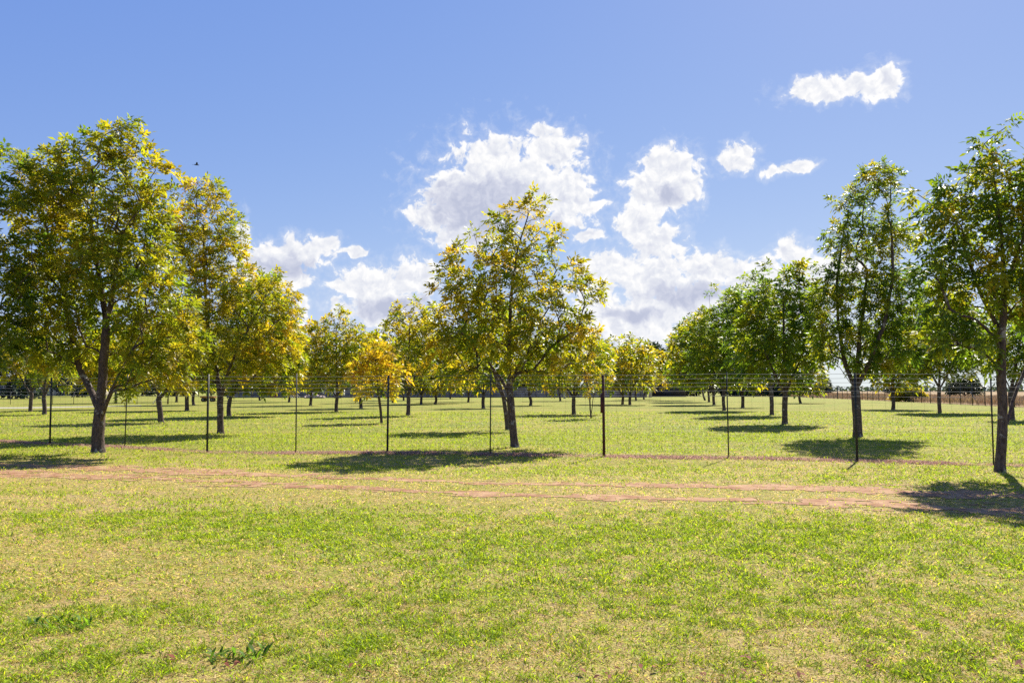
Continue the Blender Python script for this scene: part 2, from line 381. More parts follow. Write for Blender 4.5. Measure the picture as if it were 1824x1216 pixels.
def sheet(name, poly, z, mat, label):
    me = bpy.data.meshes.new(name); me.from_pydata([(x, y, z) for x, y in poly], [], [tuple(range(len(poly)))]); me.update()
    return tag(link(name, me, mat), label, None, kind='structure')
FR = [ground(1428, 707.5), ground(1520, 711.3), ground(1632, 716.6), ground(1727, 721), ground(1824, 725.5), ground(2000, 733)]
sheet('dry_field', [(FR[5][0] + 0.2, FR[5][1]), (FR[4][0] + .2, FR[4][1]), (FR[3][0] + .2, FR[3][1]), (FR[1][0] + .2, FR[1][1]), (FR[0][0] + .2, FR[0][1]), (300, 800), (900, 8000), (8000, 8000), (8000, 40), (120, 30)], 0.02, M['field'],
      'dry brown field stretching beyond the far wire fence')

# ------------------------------------------------------------------ blades
def blades(x, y, L, W, tilt, tint, shade, zoff=0.0):
    n = len(x); z = gz(x, y) - 0.004 + zoff
    az = rng.uniform(0, 2 * np.pi, n); wz = az + np.pi / 2 + rng.normal(0, 0.5, n)
    base = np.stack([x, y, z], -1)
    d = np.stack([np.cos(az) * np.sin(tilt), np.sin(az) * np.sin(tilt), np.cos(tilt)], -1)
    bend = np.stack([np.cos(az), np.sin(az), -0.5 * np.ones(n)], -1)
    w = np.stack([np.cos(wz), np.sin(wz), rng.normal(0, 0.35, n)], -1) * W[:, None]
    mid = base + d * (L * 0.55)[:, None]
    tip = base + d * L[:, None] + bend * (L * 0.22)[:, None]
    tip[:, 2] = np.maximum(tip[:, 2], z + 0.003)
    V = np.stack([base, mid + w * 0.5, tip, mid - w * 0.5], 1).reshape(-1, 3)
    Fc = np.arange(n * 4).reshape(-1, 4)
    return V, Fc, np.repeat(tint, 4), np.repeat(shade, 4)
def trap(n, d0, d1, side=0.70, pad=1.5):
    y = np.sqrt(rng.uniform(d0 * d0, d1 * d1, n)); x = rng.uniform(-1, 1, n) * (side * y + pad)
    return x, y
def dryness(x, y):
    a = VN.fbm(x * 0.28 + 40, y * 0.42 + 9, 4); b = VN2.fbm(x * 1.7, y * 1.7, 3)
    dry = 0.49 + 1.3 * (a - 0.5) + 0.7 * (b - 0.5)
    dry += 0.16 * np.clip((7.5 - y) / 3.0, 0, 1) - 0.12 * np.clip(x / 5.0, -1, 1) * np.clip((13 - y) / 4, 0, 1)
    dry += 0.85 * np.exp(-((y - (rut(x, R1) + rut(x, R2)) / 2 + 0.1) / 1.45) ** 2)
    for hx, hy, hr in ((-10.6, 20.5, .8), (0.1, 22.3, 1.2), (11.9, 27.4, 1.1), (9.7, 15.9, .5)): dry += 0.5 * np.exp(-((x - hx) ** 2 + (y - hy) ** 2) / hr)
    dry += 0.25 * np.exp(-((y - rut(x, R2) + 1.0) / 0.9) ** 2) * np.clip((1 - x) / 4, 0, 1)
    dry -= 0.45 * np.exp(-((y - 8.8) / 0.9) ** 2) * np.clip((x + 4) / 2, 0, 1) * np.clip((4 - x) / 2, 0, 1)
    dry -= 0.30 * np.clip((y - 17.5) / 4, 0, 1)
    dry -= 0.5 * np.exp(-((y - rut(x, R1) - 1.9) / 1.0) ** 2) * np.clip((-2 - x) / 4, 0, 1)
    return dry
def build_grass():
    Vs, Fs, T, S = [], [], [], []; off = 0
    for (n, d0, d1, Lm, Wm) in ((460000, 3.6, 6.5, 0.031, 0.0052), (420000, 6.5, 10.5, 0.034, 0.0072), (240000, 10.5, 17, 0.040, 0.0095), (150000, 17, 30, 0.055, 0.014), (90000, 30, 60, 0.06, 0.03)):
        x, y = trap(n, d0, d1)
        clump = VN2.fbm(x * 5.0, y * 5.0, 2)
        dens = np.clip((clump - 0.28) * 3.2, 0.38, 1.0)
        if d0 < 20: dens = dens * np.clip(1.0 - 1.3 * (rut_field(x, y) + 0.15), 0.38, 1.0)
        if 10 < d0 < 30: dens = dens * np.where(np.abs(y - rut(x, FL)) < 0.24, 0.22, 1.0)
        k = rng.random(n) < dens; x, y, clump = x[k], y[k], clump[k]; n = len(x)
        dry = dryness(x, y)
        dry = dry + 0.12 + 1.3 * (VN.fbm(x * 10, y * 8, 2) - 0.5)
        green = rng.random(n) > np.clip(dry, 0.08, 0.90)
        tint = np.where(green, rng.beta(2.2, 2.6, n) * 0.52 + 0.04, 0.54 + 0.42 * rng.beta(1.6, 1.6, n))
        tint = np.where(rng.random(n) < 0.02, 0.99, tint)
        if d0 >= 17: tint = np.where(green, 0.2 + 0.4 * tint, tint)
        L = Lm * np.where(green, rng.uniform(0.7, 1.9, n), rng.uniform(0.5, 1.6, n)) * (0.75 + 0.6 * clump)
        W = Wm * np.where(green, rng.uniform(0.8, 1.5, n), rng.uniform(0.5, 1.0, n))
        tilt = np.where(green, np.abs(rng.normal(0.8, 0.3, n)), np.abs(rng.normal(1.22, 0.25, n)))
        v, f, t, s = blades(x, y, L, W, np.clip(tilt, 0, 1.5), tint, rng.random(n) if d0 < 17 else rng.uniform(0.3, 0.6, n))
        Vs.append(v); Fs.append(f + off); T.append(t); S.append(s); off += len(v)
    o = link('grass', np_mesh('grass', np.vstack(Vs), np.vstack(Fs), {'tint': np.concatenate(T), 'shade': np.concatenate(S)}), M['grass'])
    tag(o, 'short patchy lawn grass, part green and part straw', 'grass', kind='stuff')
build_grass()

# ------------------------------------------------------------------ trees
def sample_lobes(lobes, spacing, r):
    """points through the lobes' volume, kept apart by spacing, thicker towards the outside"""
    pts = []
    vol = np.array([l[3] * l[4] * l[5] for l in lobes]); pr = vol / vol.sum()
    tries = int(14 * vol.sum() * 4.2 / spacing ** 3) + 200
    li = r.choice(len(lobes), tries, p=pr)
    d = r.normal(size=(tries, 3)); d /= np.linalg.norm(d, axis=1, keepdims=True)
    rad = r.random(tries) ** 0.42
    L = np.array(lobes)[li]
    q = L[:, :3] + d * rad[:, None] * L[:, 3:6]
    keep = np.zeros((0, 3))
    for p in q:
        if len(keep) == 0 or ((keep - p) ** 2).sum(1).min() > (spacing * r.uniform(0.7, 1.25)) ** 2: keep = np.vstack([keep, p])
    return keep
def grow(trunks, targets, R, r):
    """skeleton from trunk polylines out to every target; returns chains of (points, radii) and the tips"""
    pos = []; par = []; plen = []
    def addpath(start, pts):
        prev = start
        for p in pts:
            pos.append(np.asarray(p, float)); par.append(prev)
            plen.append(0.0 if prev < 0 else plen[prev] + np.linalg.norm(pos[prev] - p)); prev = len(pos) - 1
        return prev
    for ti, t in enumerate(trunks):
        t = np.asarray(t, float)
        seg = np.concatenate([[0], np.cumsum(np.linalg.norm(np.diff(t, axis=0), axis=1))])
        m = max(3, int(seg[-1] / 0.16)); s = np.linspace(0, seg[-1], m)
        pts = np.stack([np.interp(s, seg, t[:, k]) for k in range(3)], -1)
        for _ in range(3): pts[1:-1] = 0.25 * pts[:-2] + 0.5 * pts[1:-1] + 0.25 * pts[2:]
        pts[1:] += np.cumsum(r.normal(0, 0.006, (m - 1, 3)), 0) * np.array((1, 1, 0.2))
        if ti == 0: addpath(-1, pts)
        else:
            P = np.array(pos); j = int(((P - pts[0]) ** 2).sum(1).argmin()); addpath(j, pts[1:])
    root = pos[0]; tips = []
    zmin = root[2] + 0.55
    order = np.argsort(np.linalg.norm(targets - root, axis=1))
    for ti in order:
        p = targets[ti]; P = np.array(pos); pl = np.array(plen)
        dv = p - P; dist = np.linalg.norm(dv, axis=1)
        cost = dist * 1.25 + 0.22 * pl + 1.3 * np.maximum(0, -dv[:, 2] + 0.15) + 6.0 * (P[:, 2] < zmin)
        j = int(cost.argmin()); s = P[j]; d = np.linalg.norm(p - s)
        m = max(2, int(d / 0.28)); u = np.linspace(0, 1, m + 1)[1:, None]
        c = s + (p - s) * 0.45 + np.array((0, 0, 0.16 * d)) + r.normal(0, 0.05 * d, 3)
        pts = s * (1 - u) ** 2 + 2 * c * u * (1 - u) + p * u ** 2
        tips.append((addpath(j, pts), pts[-1] - (pts[-2] if m > 1 else s)))
    n = len(pos); pos = np.array(pos); par = np.array(par)
    cnt = np.zeros(n)
    for t, _ in tips: cnt[t] += 1
    for i in range(n - 1, 0, -1): cnt[par[i]] += cnt[i]      # parents come first
    cnt = np.maximum(cnt, 0.7); r0 = 0.0075
    e = math.log(max(cnt[0], 3)) / math.log(R / r0)
    rad = r0 * cnt ** (1 / e)
    h = pos[:, 2] - root[2]; rad *= 1 + 0.28 * np.exp(-h / 0.12)
    kids = [[] for _ in range(n)]
    for i in range(1, n): kids[par[i]].append(i)
    chains = []; stack = [(0, -1)]
    while stack:
        i, p = stack.pop(); ch = [p] if p >= 0 else []; first = p >= 0
        ch.append(i)
        while kids[i]:
            ks = sorted(kids[i], key=lambda k: -rad[k])
            for k in ks[1:]: stack.append((k, i))
            i = ks[0]; ch.append(i)
        rr = rad[ch].copy()
        if first: rr[0] = min(rr[0], rr[1] * 1.15)
        chains.append((pos[ch], rr))
    return chains, tips, pos
LOD = {0: dict(frac=(0.32, 0.55, 0.80), ll=0.48, lw=0.41, leaves=19, L=0.27), 1: dict(frac=(0.42, 0.78), ll=0.62, lw=0.46, leaves=13, L=0.33), 2: dict(frac=(0.6,), ll=0.9, lw=0.52, leaves=10, L=0.36)}
def leaves_mesh(tips, pos, centre, H, lod, tint0, tvar, r, leafscale=1.0, density=1.0, droop=0.35, darkvar=None):
    P = LOD[lod]; B, A, T, S = [], [], [], []
    for (t, d) in tips:
        tip = pos[t]; d = d / (np.linalg.norm(d) + 1e-9)
        out = tip - centre; out /= np.linalg.norm(out) + 1e-9
        sd = d * 0.6 + out * 0.5 + np.array((0, 0, 0.35)); sd /= np.linalg.norm(sd)
        shoot = r.uniform(0.16, 0.36) * leafscale
        k = max(4, int(P['leaves'] * density * r.uniform(0.7, 1.35)))
        u = r.random(k) ** 0.8
        b = tip + sd * ((u - 0.45) * shoot)[:, None]
        a = r.normal(size=(k, 3)); a -= (a @ sd)[:, None] * sd; a /= np.linalg.norm(a, axis=1, keepdims=True) + 1e-9
        a = a * (1.05 - 0.6 * u)[:, None] + sd * (0.30 + 0.7 * u)[:, None] + np.array((0, 0, -droop)) * r.uniform(0.4, 1.4, k)[:, None]
        a /= np.linalg.norm(a, axis=1, keepdims=True)
        hz = (tip[2]) / H
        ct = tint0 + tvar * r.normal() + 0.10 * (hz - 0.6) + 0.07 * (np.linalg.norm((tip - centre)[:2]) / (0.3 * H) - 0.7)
        B.append(b); A.append(a); T.append(np.clip(ct + r.normal(0, 0.065, k) + 0.06 * (0.5 - u), 0.02, 0.98)); S.append(np.clip(r.random(k), 0, 1))
    B = np.vstack(B); A = np.vstack(A); T = np.concatenate(T); S = np.concatenate(S); n = len(B)
    # drop strays below the crown's lowest edge
    L = P['L'] * leafscale * r.uniform(0.7, 1.25, n)
    up = np.tile((0, 0, 1.0), (n, 1)) + r.normal(0, 0.45, (n, 3))
    s = np.cross(A, up); s /= np.linalg.norm(s, axis=1, keepdims=True) + 1e-9
    Q, TT, SS = [], [], []
    items = [(f, sg) for f in P['frac'] for sg in (1, -1)] + [(1.0, 0)]
    for f, sg in items:
        p0 = B + A * (L * f)[:, None]; p0[:, 2] -= 0.30 * L * f * f
        d = A * (0.55 if sg else 1.0) + s * (0.85 * sg) + np.array((0, 0, -0.32)) + r.normal(0, 0.16, (n, 3))
        d /= np.linalg.norm(d, axis=1, keepdims=True)
        ll = (P['ll'] * L * r.uniform(0.8, 1.2, n) * (0.8 + 0.35 * f))[:, None]
        nrm = np.cross(A, s) + r.normal(0, 0.35, (n, 3))
        w = np.cross(d, nrm); w /= np.linalg.norm(w, axis=1, keepdims=True) + 1e-9
        w = w * ll * P['lw'] * 0.5
        m = p0 + d * ll * 0.42; m[:, 2] += ll[:, 0] * 0.07
        tip = p0 + d * ll
        Q.append(np.stack([p0, m + w, tip, m - w], 1)); TT.append(T + r.normal(0, 0.03, n)); SS.append(S)
    V = np.vstack(Q).reshape(-1, 3); nq = len(V) // 4
    return np_mesh('crown', V, np.arange(nq * 4).reshape(-1, 4), {'tint': np.repeat(np.clip(np.concatenate(TT), 0, 1), 4), 'shade': np.repeat(np.concatenate(SS), 4)})

def tree(name, label, cat, base, trunks, lobes, R, lod, tint, tvar=0.1, seed=1, spacing=0.5, group=None, leaf='leaf', barkm='bark', leafscale=1.0, density=1.0, droop=0.35):
    """base: ground point; trunks/lobes in metres relative to it"""
    r = np.random.default_rng(seed)
    root = thing(name, label, cat, (base[0], base[1], float(gz(base[0], base[1])) - 0.02), group)
    targets = sample_lobes(lobes, spacing, r); targets = targets[targets[:, 2] > 0.5]
    chains, tips, pos = grow(trunks, targets, R, r)
    tb = MB()
    for pts, rr in chains:
        mx = rr.max(); sides = 10 if mx > 0.09 else 6 if mx > 0.03 else 4
        if lod == 2 and mx < 0.012: continue
        tb.tube(pts, rr, sides, cap=False)
    link('trunk', tb.mesh('trunk', True), M[barkm], root)
    centre = np.average(np.array(lobes)[:, :3], axis=0, weights=[l[3] * l[4] * l[5] for l in lobes]); H = targets[:, 2].max()
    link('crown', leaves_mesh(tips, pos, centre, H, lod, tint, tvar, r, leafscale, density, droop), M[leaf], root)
    return root

def px_tree(name, label, base_px, trunks_px, lobes_px, R, lod, tint, **kw):
    """a tree measured on the photograph: its base gives the distance, and from that every height and width in metres"""
    bx, by = ground(*base_px); o = np.array((bx, by, 0.0))
    tr = []
    for t in trunks_px: tr.append([at(p[0], p[1], by + (p[2] if len(p) > 2 else 0.0)) - o for p in t])
    tr[0][0] = np.array((0, 0, 0.0))
    lb = []
    for l in lobes_px:
        c = at(l[0], l[1], by) - o; k = by / F; rx, ry = l[2] * k * 0.98, l[3] * k * 0.95
        dy = l[4] if len(l) > 4 else 0.0; ryd = l[5] if len(l) > 5 else 0.9 * rx
        lb.append((c[0], dy, c[2], rx, ryd, ry))
    return tree(name, label, 'tree', (bx, by), tr, lb, R, lod, tint, **kw)

GA = 'orchard trees in rows on the lawn'
px_tree('pecan_tree', 'large three-stemmed orchard tree standing before the wire fence at far left', (175, 806),
        [[(175, 806), (174, 770), (176, 735), (178, 716)], [(176, 728), (160, 690, .3), (140, 655, .5), (126, 590, .8), (112, 520, 1.0), (90, 440, 1.1), (70, 360, 1.0)],
         [(179, 712), (184, 650), (192, 580, -.2), (204, 510, -.3), (212, 450, -.3)], [(190, 590, -.1), (180, 500, .3), (165, 410, .4), (170, 320, .3)], [(177, 752), (192, 712, -.4), (210, 672, -.7), (236, 620, -1.2), (270, 560, -1.6), (280, 470, -1.4)]],
        [(205, 270, 62, 50), (110, 330, 75, 70), (225, 380, 85, 75), (120, 450, 90, 80, .6), (235, 480, 90, 75, -.4), (290, 560, 70, 70, -.6), (120, 580, 95, 65, .5), (215, 590, 60, 40, 0.6),
         (60, 370, 60, 80, .8), (40, 500, 60, 75, 1.0), (330, 620, 50, 45, -.8), (225, 235, 26, 24), (62, 292, 46, 32), (150, 272, 50, 32), (30, 420, 50, 70, .8), (285, 320, 25, 40), (250, 670, 34, 34, -.8), (290, 640, 60, 40, -.8), (80, 620, 60, 40, .8)], 0.15, 0, 0.51, tvar=0.08, seed=5, spacing=0.485, density=0.84, group=GA)
px_tree('pecan_tree', 'dark leafy orchard tree cut off by the left edge, trunk out of sight', (-105, 812),
        [[(-105, 812), (-104, 740), (-100, 660), (-95, 560), (-80, 460), (-60, 360)], [(-104, 720), (-60, 650), (-30, 580)]],
        [(-20, 330, 45, 70), (-90, 330, 80, 80), (-70, 470, 95, 90), (-20, 470, 45, 70), (-100, 580, 100, 70), (-15, 590, 60, 60), (0, 275, 18, 34), (15, 340, 42, 60), (20, 470, 46, 70), (18, 590, 46, 50), (8, 268, 18, 26)], 0.18, 0, 0.36, tvar=0.1, seed=8, spacing=0.55, group=GA)
px_tree('pecan_tree', 'tall yellow-green orchard tree on the lawn just right of the three-stemmed tree', (393, 772),
        [[(393, 772), (392, 740), (392, 710), (393, 690)], [(393, 705), (385, 660, .3), (372, 590, .5), (366, 500, .4), (364, 400, .2)], [(393, 705), (405, 665, -.3), (430, 610, -.6), (460, 560, -.6), (480, 520, -.5)]],
        [(365, 365, 44, 48), (355, 440, 62, 62), (405, 430, 38, 50), (405, 520, 70, 60), (480, 530, 50, 50), (440, 620, 84, 62), (345, 560, 55, 55), (330, 640, 60, 46), (325, 430, 40, 70), (500, 590, 34, 50), (375, 335, 18, 18)],
        0.115, 0, 0.58, tvar=0.09, seed=12, spacing=0.52, density=0.95, group=GA)
px_tree('pecan_tree', 'middle orchard tree standing alone, broad yellow-green crown right behind the wire fence', (917, 797),
        [[(917, 797), (914, 760), (911, 715), (908, 670), (907, 610), (912, 520), (925, 440), (945, 375)], [(912, 715), (895, 680, .4), (868, 640, .7), (840, 590, .9), (820, 530, .9)],
         [(909, 680), (930, 640, -.4), (960, 600, -.6), (1000, 550, -.7)], [(913, 740), (896, 700, -.5), (872, 670, -.8), (840, 645, -1.0)]],
        [(945, 370, 34, 26), (915, 400, 38, 30), (862, 408, 22, 16), (975, 440, 40, 36), (900, 460, 62, 46), (815, 480, 40, 40), (840, 530, 68, 50), (930, 530, 80, 56), (1010, 500, 44, 34), (1045, 515, 36, 26),
         (810, 590, 56, 46), (900, 610, 84, 46), (985, 590, 62, 46), (1040, 580, 26, 26), (820, 650, 50, 26), (970, 650, 60, 24), (1045, 620, 34, 34), (785, 560, 22, 40), (968, 352, 14, 14), (925, 372, 20, 18)],
        0.11, 0, 0.54, tvar=0.09, seed=21, spacing=0.49, density=0.84, group=GA)
px_tree('pecan_tree', 'thin orchard tree half hidden behind the middle tree, its bare trunk just to the left', (904, 765),
        [[(904, 765), (902, 735), (899, 705), (885, 670), (860, 620)]], [(850, 600, 45, 40), (890, 580, 50, 45), (910, 630, 40, 30)], 0.085, 1, 0.45, seed=22, spacing=0.6, group=GA)
px_tree('pecan_tree', 'tall narrow dark green orchard tree behind the fence post with the thick lichened trunk', (1528, 778),
        [[(1528, 778), (1527, 740), (1525, 695), (1524, 672)], [(1524, 690), (1508, 650, .3), (1496, 590, .4), (1490, 500, .3), (1505, 400, .2)], [(1524, 678), (1530, 610), (1538, 540), (1545, 480)], [(1526, 690), (1550, 640, -.3), (1575, 570, -.5), (1590, 490, -.4), (1585, 400, -.3)], [(1525, 695), (1500, 660, -.5), (1475, 620, -.8), (1468, 570, -.8)], [(1526, 686), (1535, 640, .6), (1560, 580, .9), (1565, 480, .8)]],
        [(1560, 320, 34, 34), (1525, 360, 34, 30), (1598, 340, 20, 30), (1510, 430, 36, 50), (1570, 420, 44, 50), (1500, 520, 52, 52), (1565, 520, 56, 52), (1500, 600, 50, 42), (1580, 600, 55, 45), (1540, 640, 46, 20), (1612, 520, 26, 44), (1478, 500, 24, 44), (1470, 590, 28, 44), (1610, 610, 30, 36)],
        0.15, 0, 0.37, tvar=0.13, seed=31, spacing=0.465, droop=0.55, density=1.0, group=GA)
px_tree('pecan_tree', 'nearest orchard tree at the right edge, forked trunk with pale lichen spots', (1781, 840),
        [[(1781, 840), (1784, 800), (1788, 740), (1787, 680), (1786, 600), (1790, 500), (1785, 400), (1770, 290)], [(1789, 765), (1804, 720, .2), (1822, 670, .4), (1850, 600, .6), (1880, 500, .6)], [(1787, 600), (1750, 530, .2), (1715, 440, .3), (1700, 380, .3)], [(1789, 520), (1820, 430, -.3), (1850, 350, -.3)]],
        [(1768, 255, 26, 34), (1775, 300, 46, 36), (1715, 340, 44, 36), (1690, 395, 50, 44), (1760, 400, 62, 60), (1830, 370, 60, 90), (1690, 470, 42, 44), (1750, 500, 60, 56), (1668, 545, 34, 44), (1700, 585, 50, 40), (1840, 520, 60, 60), (1755, 615, 36, 28), (1650, 350, 20, 26), (1785, 222, 14, 14), (1900, 450, 60, 110)],
        0.095, 0, 0.37, tvar=0.13, seed=41, spacing=0.385, droop=0.65, density=0.90, group=GA, leafscale=0.95)
px_tree('small_pecan_tree', 'small bright orange-yellow young tree with a thin leaning trunk', (680, 753),
        [[(680, 753), (678, 725), (674, 700), (670, 660), (668, 630)], [(675, 705), (690, 680), (700, 660)]],
        [(672, 632, 24, 22), (648, 660, 22, 22), (704, 660, 20, 20), (675, 672, 34, 18), (650, 694, 16, 12), (696, 692, 14, 10)], 0.07, 1, 0.70, tvar=0.08, seed=51, spacing=0.44, density=0.65, group=GA)
px_tree('small_pecan_tree', 'sapling with two thin upright stems and sparse leaves, right of the middle tree', (1053, 745),
        [[(1050, 745), (1051, 725), (1050, 700), (1044, 680), (1040, 650)], [(1052, 744), (1055, 720), (1056, 705), (1064, 690), (1072, 670)]],
        [(1045, 660, 22, 26), (1065, 660, 20, 26), (1050, 690, 18, 10), (1055, 630, 16, 20)], 0.05, 1, 0.62, tvar=0.1, seed=52, spacing=0.5, density=0.7, group=GA)

def auto_tree(label, base_px, top, x0, x1, bottom, lod, tint, seed, R=0.16, forks=2, **kw):
    """an orchard tree from its measured crown: left, right, top and lowest leaf"""
    r = np.random.default_rng(seed); bx, by = base_px; cx = (x0 + x1) / 2; w = (x1 - x0) / 2; h = bottom - top
    fork = by + (bottom - by) * 0.72
    tr = [[(bx, by), (bx + r.normal(0, 1), (by + fork) / 2), (bx + r.normal(0, 1.5), fork), (bx + (cx - bx) * .5, bottom - .4 * h), (cx, top + .2 * h)]]
    for k in range(forks):
        s = (-1) ** k; tr.append([(bx, fork), (bx + s * w * .3, bottom - .15 * h, r.normal(0, .6)), (cx + s * w * r.uniform(.5, .7), bottom - .5 * h, r.normal(0, .8))])
    lb = [(cx + r.uniform(-.25, .25) * w, top + .2 * h, .34 * w, .2 * h), (cx - .4 * w, bottom - .5 * h, .5 * w, .3 * h), (cx + .42 * w, bottom - .52 * h, .5 * w, .3 * h), (cx, bottom - .3 * h, .85 * w, .28 * h),
          (cx - .55 * w, bottom - .26 * h, .42 * w, .24 * h), (cx + .55 * w, bottom - .26 * h, .42 * w, .24 * h), (cx + r.uniform(-.5, .5) * w, top + .36 * h, .5 * w, .24 * h), (cx + r.uniform(-.3, .3) * w, top + .07 * h, .14 * w, .08 * h)]
    return px_tree('pecan_tree', label, base_px, tr, lb, R, lod, tint, seed=seed, group=GA, **kw)

AT = [  # label, base, top, left, right, lowest leaf, lod, tint, spacing
    ('yellow-green orchard tree close behind the tall one, its trunk showing to the right', (408, 741), 480, 395, 530, 700, 1, 0.58, 0.62),
    ('orchard tree on a thin V-shaped trunk, seen under the three-stemmed tree', (287, 752), 560, 225, 340, 690, 1, 0.50, 0.62),
    ('pale yellow-green orchard tree with a forked trunk near the left edge', (54, 733), 560, -15, 90, 684, 1, 0.58, 0.7),
    ('orchard tree with a Y-shaped trunk between two fence posts at far left', (79, 738), 570, 60, 132, 690, 1, 0.50, 0.7),
    ('small far orchard tree glimpsed through the three-stemmed trunk', (181, 729), 590, 140, 230, 682, 2, 0.72, 0.75),
    ('yellow orchard tree with a V-forked trunk, in front of the white trailer', (599, 733), 545, 545, 652, 695, 1, 0.62, 0.66),
    ('golden orchard tree with a straight trunk, behind the orange young tree', (727, 740), 518, 692, 770, 690, 1, 0.62, 0.62),
    ('dark-trunked orchard tree directly left of the orange young tree', (643, 727), 580, 610, 690, 693, 2, 0.60, 0.75),
    ('low yellow orchard tree between the golden one and the middle tree', (775, 719), 605, 738, 825, 694, 2, 0.68, 0.85),
    ('thin yellow orchard tree at the wall, left of the V-forked yellow tree', (553, 722), 570, 512, 590, 694, 2, 0.60, 0.85),
    ('far yellow orchard tree with a dark trunk left of the rubble pile', (515, 716), 560, 485, 548, 694, 2, 0.64, 0.9),
    ('hazy yellow orchard tree at the wall, seen left of the golden one', (700, 717), 575, 655, 722, 693, 2, 0.66, 0.95),
    ('far orchard tree under the right edge of the tall yellow-green one', (463, 713), 600, 440, 500, 692, 2, 0.58, 1.0),
    ('far orchard tree seen beneath the left side of the middle tree', (834, 716), 590, 800, 868, 694, 2, 0.58, 0.95),
    ('low orchard tree seen through the middle tree, left of its trunk', (861, 727), 605, 828, 892, 692, 2, 0.56, 0.85),
    ('far orchard tree peeping out to the right of the middle trunk', (945, 722), 600, 912, 985, 692, 2, 0.55, 0.9),
    ('yellow-green orchard tree with a Y-fork, right of the middle tree', (1022, 738), 572, 975, 1080, 695, 1, 0.56, 0.66),
    ('far yellow orchard tree left of the lane, nearest of its row end', (1109, 720), 600, 1062, 1130, 695, 2, 0.60, 0.85),
    ('far yellow orchard tree left of the lane with a bushy round crown', (1122, 721), 597, 1096, 1160, 690, 2, 0.62, 0.85),
    ('last yellow orchard tree at the far left end of the lane', (1147, 711), 612, 1120, 1186, 692, 2, 0.66, 1.1),
    ('dark green orchard tree with a leaning trunk, beside the tall narrow one', (1398, 755), 455, 1325, 1462, 680, 1, 0.34, 0.58),
    ('dark orchard tree with a doubled trunk, behind the leaning one', (1375, 739), 480, 1300, 1400, 672, 1, 0.26, 0.62),
    ('green orchard tree with low side branches in the right-hand row, behind a thin post', (1290, 731), 505, 1232, 1345, 682, 1, 0.34, 0.66),
    ('yellowish-green orchard tree halfway down the right-hand row', (1272, 721), 548, 1205, 1290, 688, 2, 0.44, 0.8),
    ('far green orchard tree towards the end of the right-hand row', (1263, 716), 560, 1195, 1268, 690, 2, 0.46, 0.9),
    ('farthest green orchard tree where the right-hand row ends', (1256, 713), 572, 1190, 1245, 692, 2, 0.46, 1.0),
    ('small orchard tree between the right-hand row and the leaning tree', (1323, 726), 640, 1296, 1352, 690, 2, 0.45, 0.7),
    ('far orchard tree seen between the leaning tree and the tall narrow one', (1426, 718), 620, 1400, 1462, 700, 2, 0.45, 0.9),
    ('small orchard tree on a V-shaped trunk, seen right of the tall narrow one', (1591, 729), 560, 1555, 1640, 688, 2, 0.46, 0.75),
    ('far yellowish orchard tree whose crown fills the gap just left of the golden one', (719, 713), 585, 688, 752, 694, 2, 0.60, 1.0),
    ('yellow orchard tree between the golden one and the low yellow one', (750, 720), 562, 720, 795, 694, 2, 0.60, 0.85),
    ('tiny far orchard tree at the wall, left edge of the middle crown', (802, 710), 600, 772, 838, 694, 2, 0.58, 1.1),
    ('straight orchard tree behind the orange-topped cart, seen left of the tall yellow-green one', (333, 731), 560, 288, 385, 690, 2, 0.52, 0.75),
    ('orchard tree behind the orange-topped cart, close to the fence post', (345, 721), 575, 315, 402, 690, 2, 0.56, 0.85),
    ('far orchard tree left of the cart, beside the end post of the low fence', (314, 716), 585, 280, 348, 692, 2, 0.54, 0.95),
    ('far orchard tree between the three-stemmed trunk and a thin post', (206, 718), 585, 168, 250, 690, 2, 0.56, 0.9),
    ('far orchard tree by the bare whitish trunk', (998, 714), 595, 968, 1032, 694, 2, 0.56, 1.0),
    ('small far orchard tree left of the lane, squeezed between two yellow ones', (1133, 713), 602, 1105, 1166, 692, 2, 0.60, 1.05),
    ('orchard tree with wide spreading bare limbs, in front of the dark dome tree', (1674, 735), 500, 1612, 1745, 672, 1, 0.36, 0.62),
    ('dark orchard tree behind the right-edge fork, its trunk half hidden', (1803, 748), 480, 1770, 1900, 680, 1, 0.34, 0.62),
]
for k, (lab, b, top, x0, x1, bot, lod, tint, sp) in enumerate(AT):
    auto_tree(lab, b, top, x0 - .1 * (x1 - x0), x1 + .1 * (x1 - x0), bot + 3, lod, min(tint, .44 + .55 * (tint - .44)) if tint > .44 else tint, 100 + k, R=0.13 if lod < 2 else 0.15, spacing=sp, leafscale=1.0 if lod < 2 else 1.25)

